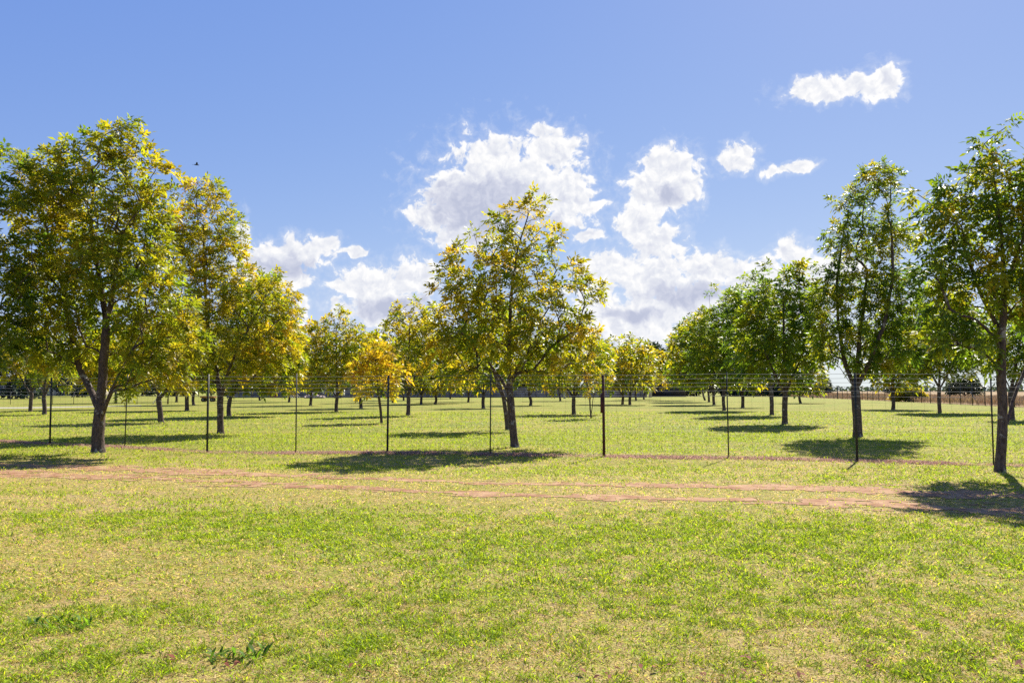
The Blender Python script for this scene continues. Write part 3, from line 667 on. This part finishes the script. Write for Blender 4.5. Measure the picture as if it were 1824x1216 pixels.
# dark trees behind the far wall and around the sheds
def blob_tree(name, label, base, H, W, seed, tint=0.4, group=None, spacing=None, ls=2.2, leaf='darkleaf', lo=0.12, barkm='darkbark', cat='tree'):
    r = np.random.default_rng(seed)
    lb = [(r.uniform(-.25, .25) * W, r.uniform(-.2, .2) * W, H * u, W * q, W * q, H * .22) for u, q in ((lo + .2, .42), (lo + .32, .46), (.62, .38), (.78, .26))]
    lb += [(s * W * .3, 0, H * (lo + .25), W * .25, W * .25, H * .16) for s in (-1, 1)]
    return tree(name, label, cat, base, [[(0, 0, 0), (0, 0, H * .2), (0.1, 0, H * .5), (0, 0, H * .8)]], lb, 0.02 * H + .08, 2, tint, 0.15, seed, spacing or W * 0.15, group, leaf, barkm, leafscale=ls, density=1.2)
GB = 'dark trees behind the far wall'
for k, (px, d, H, W) in enumerate(((470, 196, 6.0, 9), (540, 200, 6.5, 10), (612, 196, 6.2, 9), (690, 202, 6.6, 10), (770, 198, 6.0, 9), (845, 200, 6.4, 10), (925, 198, 6.0, 9), (1000, 204, 6.4, 9), (405, 215, 7, 10), (330, 215, 7, 10), (255, 222, 7.5, 11))):
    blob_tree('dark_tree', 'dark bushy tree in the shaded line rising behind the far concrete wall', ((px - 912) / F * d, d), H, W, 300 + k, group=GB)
for k, (px, d, H, W, lab) in enumerate(((1172, 215, 14.5, 8, 'tallest dark blue-green tree behind the end of the lane'), (1205, 225, 11, 8, 'dark evergreen right of the tallest one at the end of the lane'), (1240, 220, 9, 9, 'wide dark evergreen behind the far end of the right-hand row'),
                                        (1300, 215, 5.5, 9, 'low dark bush under the right-hand row at the field end'), (1345, 210, 5.0, 10, 'low dark thicket behind the doubled trunk'), (1400, 205, 4.6, 8, 'low dark thicket where the dry field begins'))):
    blob_tree('evergreen_tree', lab, ((px - 912) / F * d, d), H, W, 330 + k, tint=0.3)
blob_tree('dark_tree', 'big dark tree with a thick trunk at the far left, before the pale building', ((18 - 912) / F * 150, 150), 9, 11, 350)
blob_tree('dark_tree', 'dark spreading tree shading the pale building behind the three-stemmed tree', ((140 - 912) / F * 190, 190), 10, 12, 351)
# beyond the right-hand fence
def dome_tree():
    d = 150; bx = (1716 - 912) / F * d
    lb = [(0, 0, 2.2, 2.9, 2.6, .8), (-1.0, 0, 2.9, 1.6, 1.6, .8), (0.9, .2, 3.0, 1.7, 1.6, .8), (0, 0, 3.4, 1.5, 1.4, .6), (-1.9, 0, 1.6, 1.2, 1.2, .7), (1.9, 0, 1.6, 1.2, 1.2, .7)]
    tree('thorn_tree', 'dark dome-shaped thorn tree in the dry field beyond the right-hand fence', 'tree', (bx, d), [[(0, 0, 0), (0, 0, 1.0), (.2, 0, 2.2)]], lb, .22, 2, 0.75, .2, 360, .6, None, 'darkleaf', 'darkbark', leafscale=1.1)  # raised tint paints distance haze into the dark leaves
dome_tree()
blob_tree('far_tree', 'small upright far tree above the green mound in the dry field', ((1618 - 912) / F * 330, 330), 4.6, 4.0, 361, tint=0.75, spacing=.7, ls=1.6)  # paler leaf tint here and on the next two carries distance haze
blob_tree('far_tree', 'small far tree on the horizon just left of the tall narrow tree', ((1467 - 912) / F * 300, 300), 6.2, 5.2, 362, tint=0.75, spacing=.8, ls=1.8)
blob_tree('far_tree', 'low far tree on the horizon left of the green mound', ((1585 - 912) / F * 420, 420), 4.6, 7, 363, tint=0.75, spacing=1.0, ls=2.0)
def mound():
    d = 112; bx = (1617 - 912) / F * d
    lb = [(-.8, 0, .9, 1.2, 1.0, .75), (.6, 0, 1.0, 1.3, 1.0, .75), (0, 0, 1.1, 1.2, 1.0, .7), (1.6, 0, .7, .7, .7, .5), (-1.7, 0, .7, .7, .7, .5)]
    tree('green_shrub', 'low bright green shrub mound just beyond the right-hand fence', 'shrub', (bx, d), [[(0, 0, 0), (0, 0, .5), (.1, 0, 1.0)]], lb, .08, 2, 0.46, .05, 365, .3, None, 'leaf', 'bark', leafscale=.8, density=1.3)
mound()
def far_woods():
    V, Fc, T, S = [], [], [], []; off = 0; r = np.random.default_rng(5)
    n = 5200; x = r.uniform(200, 1500, n); y = r.uniform(900, 1500, n)
    h = 2.0 + 5.5 * VN.fbm(x * 0.012, y * 0.012, 3) ** 1.5 * 2
    cz = r.random(n) * h; s = r.uniform(1.2, 2.4, n)
    c = np.stack([x + r.normal(0, 2, n), y + r.normal(0, 2, n), cz], -1)
    a = r.normal(size=(n, 3)); a /= np.linalg.norm(a, axis=1, keepdims=True); b = np.cross(a, r.normal(size=(n, 3))); b /= np.linalg.norm(b, axis=1, keepdims=True)
    Q = np.stack([c - a * s[:, None], c + b * s[:, None], c + a * s[:, None], c - b * s[:, None]], 1).reshape(-1, 3)
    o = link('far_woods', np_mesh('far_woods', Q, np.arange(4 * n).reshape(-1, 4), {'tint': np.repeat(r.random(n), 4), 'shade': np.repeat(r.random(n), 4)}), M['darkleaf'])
    tag(o, 'thin line of distant woodland along the horizon beyond the dry field', 'woods', kind='stuff')
far_woods()

# ------------------------------------------------------------------ the near wire fence
POSTS = [(-55, 783, 'thin'), (89, 790, 'thick'), (222, 797, 'thin'), (369, 805, 'thick'), (527, 806, 'thin'), (690, 807, 'thick'), (873, 810, 'thin'), (1076, 813, 'rust'), (1298, 817, 'thin'), (1527, 822, 'thick'), (1770, 828, 'thin'), (2030, 836, 'thick')]
def near_fence():
    pp = np.array([ground(a, b) for a, b, _ in POSTS])
    root = thing('wire_fence', 'long wire mesh fence with dark thin posts crossing the whole lawn', 'fence', (pp[5][0], pp[5][1], 0)); o = np.array((pp[5][0], pp[5][1], 0))
    top = 2.0
    base = np.stack([pp[:, 0], pp[:, 1], gz(pp[:, 0], pp[:, 1])], -1) - o
    lean = []
    for k, (b, (_, _, kind)) in enumerate(zip(base, POSTS)):
        m = MB(); rr = {'thin': .016, 'thick': .027, 'rust': .034}[kind]
        l = np.array((random.Random(k).uniform(-.03, .03), 0, 0)); lean.append(l)
        h = top + random.Random(k + 50).uniform(-.03, .06)
        m.tube([b + (0, 0, -.15), b + l * .5 + (0, 0, h * .5), b + l + (0, 0, h)], rr, 8)
        if kind == 'rust': m.box(b + (-.055, -.01, 1.28), (.05, .05, .46))
        p = m.build('post', M['rust'] if kind == 'rust' else M['post'], root, smooth=False)
        if kind == 'rust': tag(p, 'thick rusty steel post with a short pipe fixed to it', None)
    def line(z, sag=0.0, jit=0.0, seed=0):
        r = np.random.default_rng(seed); pts = []
        for k in range(len(base) - 1):
            for u in np.linspace(0, 1, 7)[:-1]:
                a, b = base[k] + lean[k] * z / 2, base[k + 1] + lean[k + 1] * z / 2
                pts.append(a * (1 - u) + b * u + (0, -.03, z - sag * 4 * u * (1 - u) + r.normal(0, jit)))
        pts.append(base[-1] + (0, -.03, z)); return np.array(pts)
    for k, z in enumerate((1.97, 1.87, 1.77, 1.68, 1.58, 1.46)):
        m = MB(); m.tube(line(z, .012, .003, k), .0036, 4); m.build('strand_wire', M['wire'], root)
    m = MB()
    zs = (0.06, .17, .28, .40, .53, .68, .84, 1.0, 1.17, 1.32)
    for k, z in enumerate(zs): m.tube(line(z, .01, .004, 20 + k), .0014, 3, cap=False)
    bot, tp = line(.06, .01), line(1.46, .012)
    seg = np.concatenate([[0], np.cumsum(np.linalg.norm(np.diff(bot, axis=0), axis=1))])
    r = np.random.default_rng(3)
    for s in np.arange(0, seg[-1], .26):
        a = np.array([np.interp(s, seg, bot[:, c]) for c in range(3)]); b = np.array([np.interp(s + r.normal(0, .02), seg, tp[:, c]) for c in range(3)])
        m.tube([a, (a + b) / 2 + r.normal(0, .008, 3), b], .0014, 3, cap=False)
    m.build('wire_mesh', M['meshwire'], root)
    # dead grass that the mower leaves under the wire
    n = 95000; u = rng.random(n) * (len(pp) - 1); k = u.astype(int); f = u - k
    x = pp[k, 0] * (1 - f) + pp[k + 1, 0] * f; y = pp[k, 1] * (1 - f) + pp[k + 1, 1] * f + rng.normal(-.02, .20, n)
    keep = rng.random(n) < np.clip(VN.fbm(x * .8, y * 0 + 2, 3) * 2.6 - .5, .15, 1); x, y = x[keep], y[keep]; n = len(x)
    v, fc, t, s = blades(x, y, rng.uniform(.04, .13, n), rng.uniform(.006, .012, n), np.clip(np.abs(rng.normal(1.12, .3, n)), 0, 1.5), rng.random(n), rng.random(n))
    g = link('dead_grass', np_mesh('dead_grass', v, fc, {'tint': t, 'shade': s}), M['thatch']); tag(g, 'strip of dead brownish grass under the wire fence', 'grass', kind='stuff')
near_fence()

# ------------------------------------------------------------------ the far fence on the right, the low fence on the left
def simple_fence(name, label, path, spacing, h, rad, wires, thick=(), brace=None, wirer=.006):
    path = np.array(path); seg = np.concatenate([[0], np.cumsum(np.linalg.norm(np.diff(path, axis=0), axis=1))])
    root = thing(name, label, 'fence', (path[0][0], path[0][1], 0)); o = path[0]
    n = int(seg[-1] / spacing)
    P = lambda s: np.array((np.interp(s, seg, path[:, 0]) - o[0], np.interp(s, seg, path[:, 1]) - o[1], 0))
    for k in range(n + 1):
        m = MB(); b = P(k * spacing); m.tube([b + (0, 0, -.1), b + (0, 0, h)], rad * (2.1 if k in thick else 1), 6); m.build('post', M['post'], root)
    for k, z in enumerate(wires):
        m = MB(); m.tube([P(s) + (0, -.02, z) for s in np.linspace(0, n * spacing, n * 2 + 1)], wirer, 3, cap=False); m.build('strand_wire', M['wire'], root)
    return root, P
fr, Pf = simple_fence('boundary_fence', 'tall dark post and wire fence between the lawn and the dry field', [FR[5], FR[4], FR[3], FR[1], FR[0]], 3.4, 2.25, .045, (.3, .7, 1.1, 1.5, 1.8, 2.15), thick=(5, 16, 27))
tp = np.array(ground(1727, 721)); b0 = tp - np.array(FR[5])
m = MB(); m.tube([(b0[0] + .95, b0[1] - .1, 0), (b0[0] + .05, b0[1] - .05, 1.5)], .04, 6); m.build('brace', M['wire'], fr)
LF = [ground(-60, 720.5), ground(9, 720.3), ground(158, 720), ground(299, 719.5)]
lf, Pl = simple_fence('low_fence', 'low wire fence with thin posts crossing the lawn at far left', LF, 2.25, 1.45, .03, (.3, .7, 1.05, 1.38))
q = np.array(LF[3]) - np.array(LF[0])
m = MB(); m.tube([(q[0], q[1], -.1), (q[0], q[1], 1.75)], .09, 8); m.build('end_post', M['bark'], lf)
m = MB(); m.tube([(q[0] - 1.75, q[1], 0), (q[0] - .8, q[1], 1.4)], .06, 8); m.build('brace', M['white'], lf)
pth = [ground(-60, 727.3), ground(40, 727), ground(150, 725), ground(252, 722.3), ground(252, 721.6), ground(150, 723.7), ground(40, 725.2), ground(-60, 725.6)]
sheet('footpath', pth, 0.008, M['path'], 'narrow pale path along the low wire fence at far left')

def dry_grass():
    n = 42000; path = np.array([FR[5], FR[4], FR[3], FR[1], FR[0], (FR[0][0] + 12, FR[0][1] + 90)])
    seg = np.concatenate([[0], np.cumsum(np.linalg.norm(np.diff(path, axis=0), axis=1))]); s = rng.random(n) * seg[-1]
    off = 0.5 + rng.random(n) ** 1.6 * 34
    x = np.interp(s, seg, path[:, 0]) + off; y = np.interp(s, seg, path[:, 1]) + off * .25
    hh = .55 + .9 * VN.fbm(x * .16, y * .16, 3)
    v, f, t, sh = blades(x, y, hh * rng.uniform(.5, 1.05, n), rng.uniform(.03, .10, n), np.abs(rng.normal(.18, .16, n)), np.clip(VN2.fbm(x * .2, y * .2, 3) * 1.4 - .2 + rng.normal(0, .15, n), 0, 1), rng.random(n))
    o = link('dry_grass', np_mesh('dry_grass', v, f, {'tint': t, 'shade': sh}), M['straw']); tag(o, 'tall brown dry grass standing behind the boundary fence', 'grass', kind='stuff')
dry_grass()

# ------------------------------------------------------------------ far wall and buildings
def far_wall():
    a = np.array(ground(405, 708.2)); b = np.array(ground(1152, 707.6)); L = np.linalg.norm(b - a); d = (b - a) / L; ang = math.atan2(d[1], d[0])
    root = thing('concrete_wall', 'long stained precast concrete wall along the far end of the lawn', 'wall', (a[0], a[1], 0), rotz=ang)
    n = int(L / 2.4)
    m = MB()
    for k in range(4): m.box((L / 2, 0, .26 + k * .52), (L, .10 + .02 * (k % 2), .50))
    m.box((L / 2, 0, 1.05), (L, .07, 2.05)); m.build('wall_panel', M['concrete'], root)
    me = None
    for k in range(n + 1):
        if me is None:
            q = MB(); q.box((0, 0, 1.1), (.2, .24, 2.2)); q.box((0, 0, 2.23), (.26, .30, .06)); me = q.mesh('pillar'); me.materials.append(M['concrete'])
        link('pillar', me, None, root, (k * 2.4, 0, 0))
far_wall()
def building(name, label, px0, px1, d, depth, h, rise, wallm, roofm, openings=(), overhang=.4, roof='gable'):
    x0, x1 = (px0 - 912) / F * d, (px1 - 912) / F * d; w = x1 - x0
    root = thing(name, label, 'building', ((x0 + x1) / 2, d + depth / 2, 0))
    m = MB(); m.box((0, 0, h / 2), (w, depth, h)); 
    for s in (-1, 1):                                   # gable ends
        x = s * (w / 2 - .06); v = [(x - .05, -depth / 2, h), (x + .05, -depth / 2, h), (x + .05, depth / 2, h), (x - .05, depth / 2, h), (x - .05, 0, h + rise), (x + .05, 0, h + rise)]
        m.add(v, [(0, 1, 5, 4), (1, 2, 5, 5), (2, 3, 4, 5), (3, 0, 4, 4)])
    m.build('wall', wallm, root)
    r = MB(); sl = math.atan2(rise, depth / 2); ln = math.hypot(rise, depth / 2) + overhang
    for s in (-1, 1):
        R = np.array(Matrix.Rotation(-s * sl, 3, 'X'))
        c = np.array((0, s * depth / 4, h + rise / 2 + .06)) + np.array((0, s * math.cos(sl), -math.sin(sl))) * overhang / 2
        r.box(c, (w + .6, ln, .09), tilt=R)
    r.build('roof', roofm, root)
    for (kind, u, z, ow, oh) in openings:
        f = MB(); f.box((w * (u - .5), -depth / 2 - .03, z), (ow + .2, .06, oh + .2)); fo = f.build(kind + '_frame' if kind == 'window' else kind, M['white'] if kind == 'window' else M['darkroof'], root)
        g = MB(); g.box((w * (u - .5), -depth / 2 - .075, z), (ow, .03, oh)); g.build('pane' if kind == 'window' else 'door_leaf', M['glass'] if kind == 'window' else M['darkroof'], fo)
    return root
building('farm_building', 'long pale beige building at far left behind the low fence', -40, 170, 228, 9, 3.5, 1.5, M['plaster'], M['darkroof'], [('window', .2, 2.0, 1.6, 1.2), ('door', .55, 1.2, 1.6, 2.3), ('window', .78, 2.0, 1.6, 1.2)])
building('farmhouse', 'low grey house with a red roof peeping over the wall beside the lane end', 1074, 1152, 196, 7, 2.6, 1.25, M['concrete'], M['redroof'], [('window', .7, 1.9, 1.2, .9)])
building('shed', 'dark shed in deep shade under the evergreens at the lane end', 1162, 1222, 200, 6, 3.3, 1.3, M['darkbark'], M['darkroof'], [('door', .4, 1.2, 2.2, 2.2)])
def end_pier():
    x, y = ground(1154, 707.4); m = MB(); m.box((0, 0, 1.25), (.7, .5, 2.5)); m.box((0, 0, 2.54), (.86, .64, .1))
    t = m.build('gate_pier', M['plaster'], None, loc=(x + .5, y - .4, 0)); tag(t, 'pale plastered pier at the end of the concrete wall', 'pier')
end_pier()

# things lying along the wall
def wheel(parent, c, r, w=.16):
    m = MB(); a = np.array(c); m.tube([a + (0, -w / 2, 0), a + (0, w / 2, 0)], r, 14); t = m.build('wheel', M['rubber'], parent)
    m = MB(); m.tube([a + (0, -w / 2 - .01, 0), a + (0, w / 2 + .01, 0)], r * .55, 10); m.build('rim', M['wire'], t)
def cart():
    x, y = ground(371, 715.5); t = thing('flat_cart', 'low orange-topped flat cart standing on the lawn beside a dark fence post', 'cart', (x, y, 0))
    m = MB()
    for k in range(5): m.box((0, -.4 + k * .2, .62), (1.9, .185, .07))
    m.build('deck', M['orange'], t); m = MB()
    m.box((0, -.49, .70), (1.9, .04, .22)); m.box((0, .49, .70), (1.9, .04, .22)); m.box((-.96, 0, .70), (.04, .94, .22)); m.build('side_board', M['orange'], t)
    m = MB(); m.box((0, 0, .52), (1.7, .6, .10)); m.tube([(1, 0, .5), (1.6, 0, .42)], .03, 6); m.build('chassis', M['rubber'], t)
    for sx in (-.6, .6):
        for sy in (-.36, .36): wheel(t, (sx, sy, .28), .28, .12)
cart()
def trailer():
    x, y = ground(603, 708.6); t = thing('box_trailer', 'white box trailer parked against the wall behind a V-forked tree', 'trailer', (x, y - 1.0, 0))
    m = MB(); m.box((0, 0, 1.25), (2.7, 1.4, 1.3)); m.box((0, 0, 1.93), (2.78, 1.48, .06)); m.build('body', M['white'], t)
    m = MB(); m.box((.3, -.715, 1.25), (.9, .03, 1.1)); m.build('door', M['white'], t)
    m = MB(); m.box((0, 0, .55), (2.7, 1.2, .10)); m.tube([(1.35, 0, .5), (2.2, 0, .45)], .05, 6); m.build('chassis', M['rubber'], t)
    for sx in (-.45, .45):
        for sy in (-.66, .66): wheel(t, (sx, sy, .34), .34, .18)
trailer()
def rubble():
    x, y = ground(562, 709.0); r = np.random.default_rng(9)
    m = MB()
    for k in range(70):
        a = np.clip(r.normal(0, 1, 2), -1.5, 1.5) * (1.2, .4); h = max(0, .9 - .32 * abs(a[0]) - .4 * abs(a[1])) * r.random(); s = r.uniform(.25, .5, 3)
        R = np.array(Matrix.Rotation(r.uniform(0, 3), 3, Vector(r.normal(size=3)).normalized())); m.box((a[0], a[1], h + .08), s, tilt=R)
    o = m.build('rubble_pile', M['rubble'], None, loc=(x, y - .8, 0)); tag(o, 'low heap of pale broken masonry left of the white trailer', 'rubble')
    m = MB()
    for k in range(16):
        a = np.array((r.uniform(-1.2, 1.2), r.uniform(-.4, .4), .02)); d = np.array((r.normal(), r.normal() * .4, r.uniform(.15, .9))) * r.uniform(.7, 1.3); m.tube([a, a + d * .5 + (0, 0, .1), a + d], (.035, .025, .01), 5)
    x, y = ground(655, 708.5); o = m.build('branch_pile', M['palebark'], None, loc=(x, y - .8, 0)); tag(o, 'heap of pale dead branches right of the white trailer', 'branches')
    x, y = ground(545, 708.6); m2 = MB()
    for k in range(9):
        a = np.array((r.uniform(-1.0, .6), r.uniform(-.3, .3), .02)); d = np.array((-abs(r.normal()) - .2, r.normal() * .3, r.uniform(.3, 1.1))); m2.tube([a, a + d * .5, a + d], (.04, .03, .012), 5)
    o = m2.build('branch_pile', M['palebark'], None, loc=(x - 1.5, y - .8, 0)); tag(o, 'pale dead branches leaning at the left end of the rubble', 'branches')
rubble()
def panels():
    for px, mat, w, lab in ((489, 'redsheet', 1.5, 'dark red metal sheet leaning against the far wall'), (441, 'teal', 1.6, 'dull teal metal sheet leaning against the wall, left of the red one'), (472, 'teal', 1.7, 'dull teal metal sheet leaning against the wall beside the red one'), (508, 'teal', 1.4, 'dull teal metal sheet leaning against the wall, right of the red one')):
        x, y = ground(px, 708.3); m = MB(); R = np.array(Matrix.Rotation(-.22, 3, 'X'))
        m.box((0, 0, .62), (w, .04, 1.15), tilt=R)
        for k in range(6): m.box((-w / 2 + w * (k + .5) / 6, -.028, .62), (w / 14, .03, 1.13), tilt=R)
        o = m.build('metal_sheet', M[mat], None, loc=(x, y - .55, 0)); tag(o, lab, 'metal sheet', 'sheets leaning on the wall')
panels()
def white_stump():
    x, y = ground(1005, 709.5); m = MB(); m.tube([(0, 0, -.1), (.05, 0, .8), (-.1, 0, 1.6), (-.25, 0, 2.4)], (.26, .2, .16, .1), 8); m.tube([(0, 0, 1.2), (.4, 0, 2.0), (.6, 0, 2.5)], (.12, .08, .04), 6)
    o = m.build('white_trunk', M['palebark'], None, loc=(x, y - 1, 0), smooth=True); tag(o, 'bare whitish trunk before the wall, right of the middle tree', 'tree trunk')
white_stump()

# ------------------------------------------------------------------ bird, weeds, dead leaves
def bird():
    p = at(350, 294, 42); t = thing('bird', 'tiny dark bird flying in the blue sky above the left trees', 'bird', tuple(p), rotz=.5)
    m = MB(); m.tube([(-.13, 0, 0), (-.10, 0, .005), (-.03, 0, .012), (.04, 0, .012), (.09, 0, .01), (.12, 0, .004), (.14, 0, 0)], (.004, .02, .034, .03, .022, .016, .003), 8)
    m.add([(-.13, -.012, 0), (-.13, .012, 0), (-.21, .035, -.004), (-.21, -.035, -.004)], [(0, 1, 2, 3)]); m.build('body', M['bird'], t, smooth=True)
    for s in (-1, 1):
        m = MB(); v = [(.05, s * .02, .02), (-.05, s * .02, .018), (-.035, s * .13, .07), (.055, s * .13, .075), (-.05, s * .24, .085), (.0, s * .25, .09)]
        v += [(a, b, c - .006) for a, b, c in v]
        m.add(v, [(0, 1, 2, 3), (3, 2, 4, 5), (6, 9, 8, 7), (9, 11, 10, 8), (0, 3, 9, 6), (3, 5, 11, 9), (1, 7, 8, 2), (2, 8, 10, 4), (4, 10, 11, 5)]); m.build('wing', M['bird'], t)
bird()
def weed(px, py, spread, n, seed, label):
    x, y = ground(px, py); r = np.random.default_rng(seed)
    Q, T = [], []
    for k in range(n):
        c = np.clip(r.normal(0, 1, 2), -1.2, 1.2) * (spread * .36, spread * .15); a = r.uniform(0, 6.28); el = r.uniform(.2, 1.2); L = r.uniform(.06, .14); W = L * r.uniform(.07, .11)
        d = np.array((math.cos(a) * math.cos(el), math.sin(a) * math.cos(el), math.sin(el))); w = np.cross(d, (0, 0, 1)); w /= np.linalg.norm(w); b = np.array((c[0], c[1], -.003))
        p1 = b + d * L * .5; p2 = b + d * L + np.array((0, 0, -.25 * L))
        Q += [b - w * W * .3, p1 - w * W, p1, b, b, p1, p1 + w * W, b + w * W * .3, p1 - w * W, p2, p2, p1, p1, p2, p2, p1 + w * W]; T += [r.uniform(0, .1)] * 16
    V = np.array(Q); V[:, 2] = np.maximum(V[:, 2], .002)
    o = link('weed', np_mesh('weed', V, np.arange(len(V)).reshape(-1, 4), {'tint': np.clip(T, 0, 1), 'shade': r.random(len(V) // 16).repeat(16)}), M['grass'], None, (x, y, float(gz(x, y))))
    tag(o, label, 'weed', 'broad-leaved weeds in the lawn')
weed(105, 1116, .46, 90, 1, 'wide dark green broad-leaved weed in the lawn near the lower left corner')
weed(425, 1172, .34, 60, 2, 'dark green broad-leaved weed in the lawn beside reddish dead leaves')
def dead_leaves():
    pts = []
    for px, py, n, s in ((405, 1192, 7, 16), (1330, 1182, 5, 10), (1375, 1210, 7, 40), (1560, 1190, 5, 12), (1815, 1192, 5, 10), (650, 1200, 3, 20), (1100, 1213, 6, 30), (1260, 1212, 5, 20), (1740, 1175, 4, 18), (310, 1185, 3, 20), (1170, 1195, 3, 20), (1380, 1000, 2, 5)):
        for k in range(n): pts.append(ground(px + rng.normal(0, s), min(1240, py + rng.normal(0, 5))))
    Q = []
    for x, y in pts:
        a = rng.uniform(0, 6.28); L = rng.uniform(.016, .034); d = np.array((math.cos(a), math.sin(a), rng.uniform(-.2, .5))); w = np.array((-math.sin(a), math.cos(a), rng.uniform(-.3, .3))) * .45
        b = np.array((x, y, float(gz(x, y)) + .028)); Q += [b - d * L, b - w * L + (0, 0, .006), b + d * L, b + w * L + (0, 0, .006)]
    o = link('dead_leaves', np_mesh('dead_leaves', np.array(Q), np.arange(len(Q)).reshape(-1, 4)), M['deadleaf']); tag(o, 'scattered dark red dead leaves on the near lawn', 'dead leaves', kind='stuff')
dead_leaves()
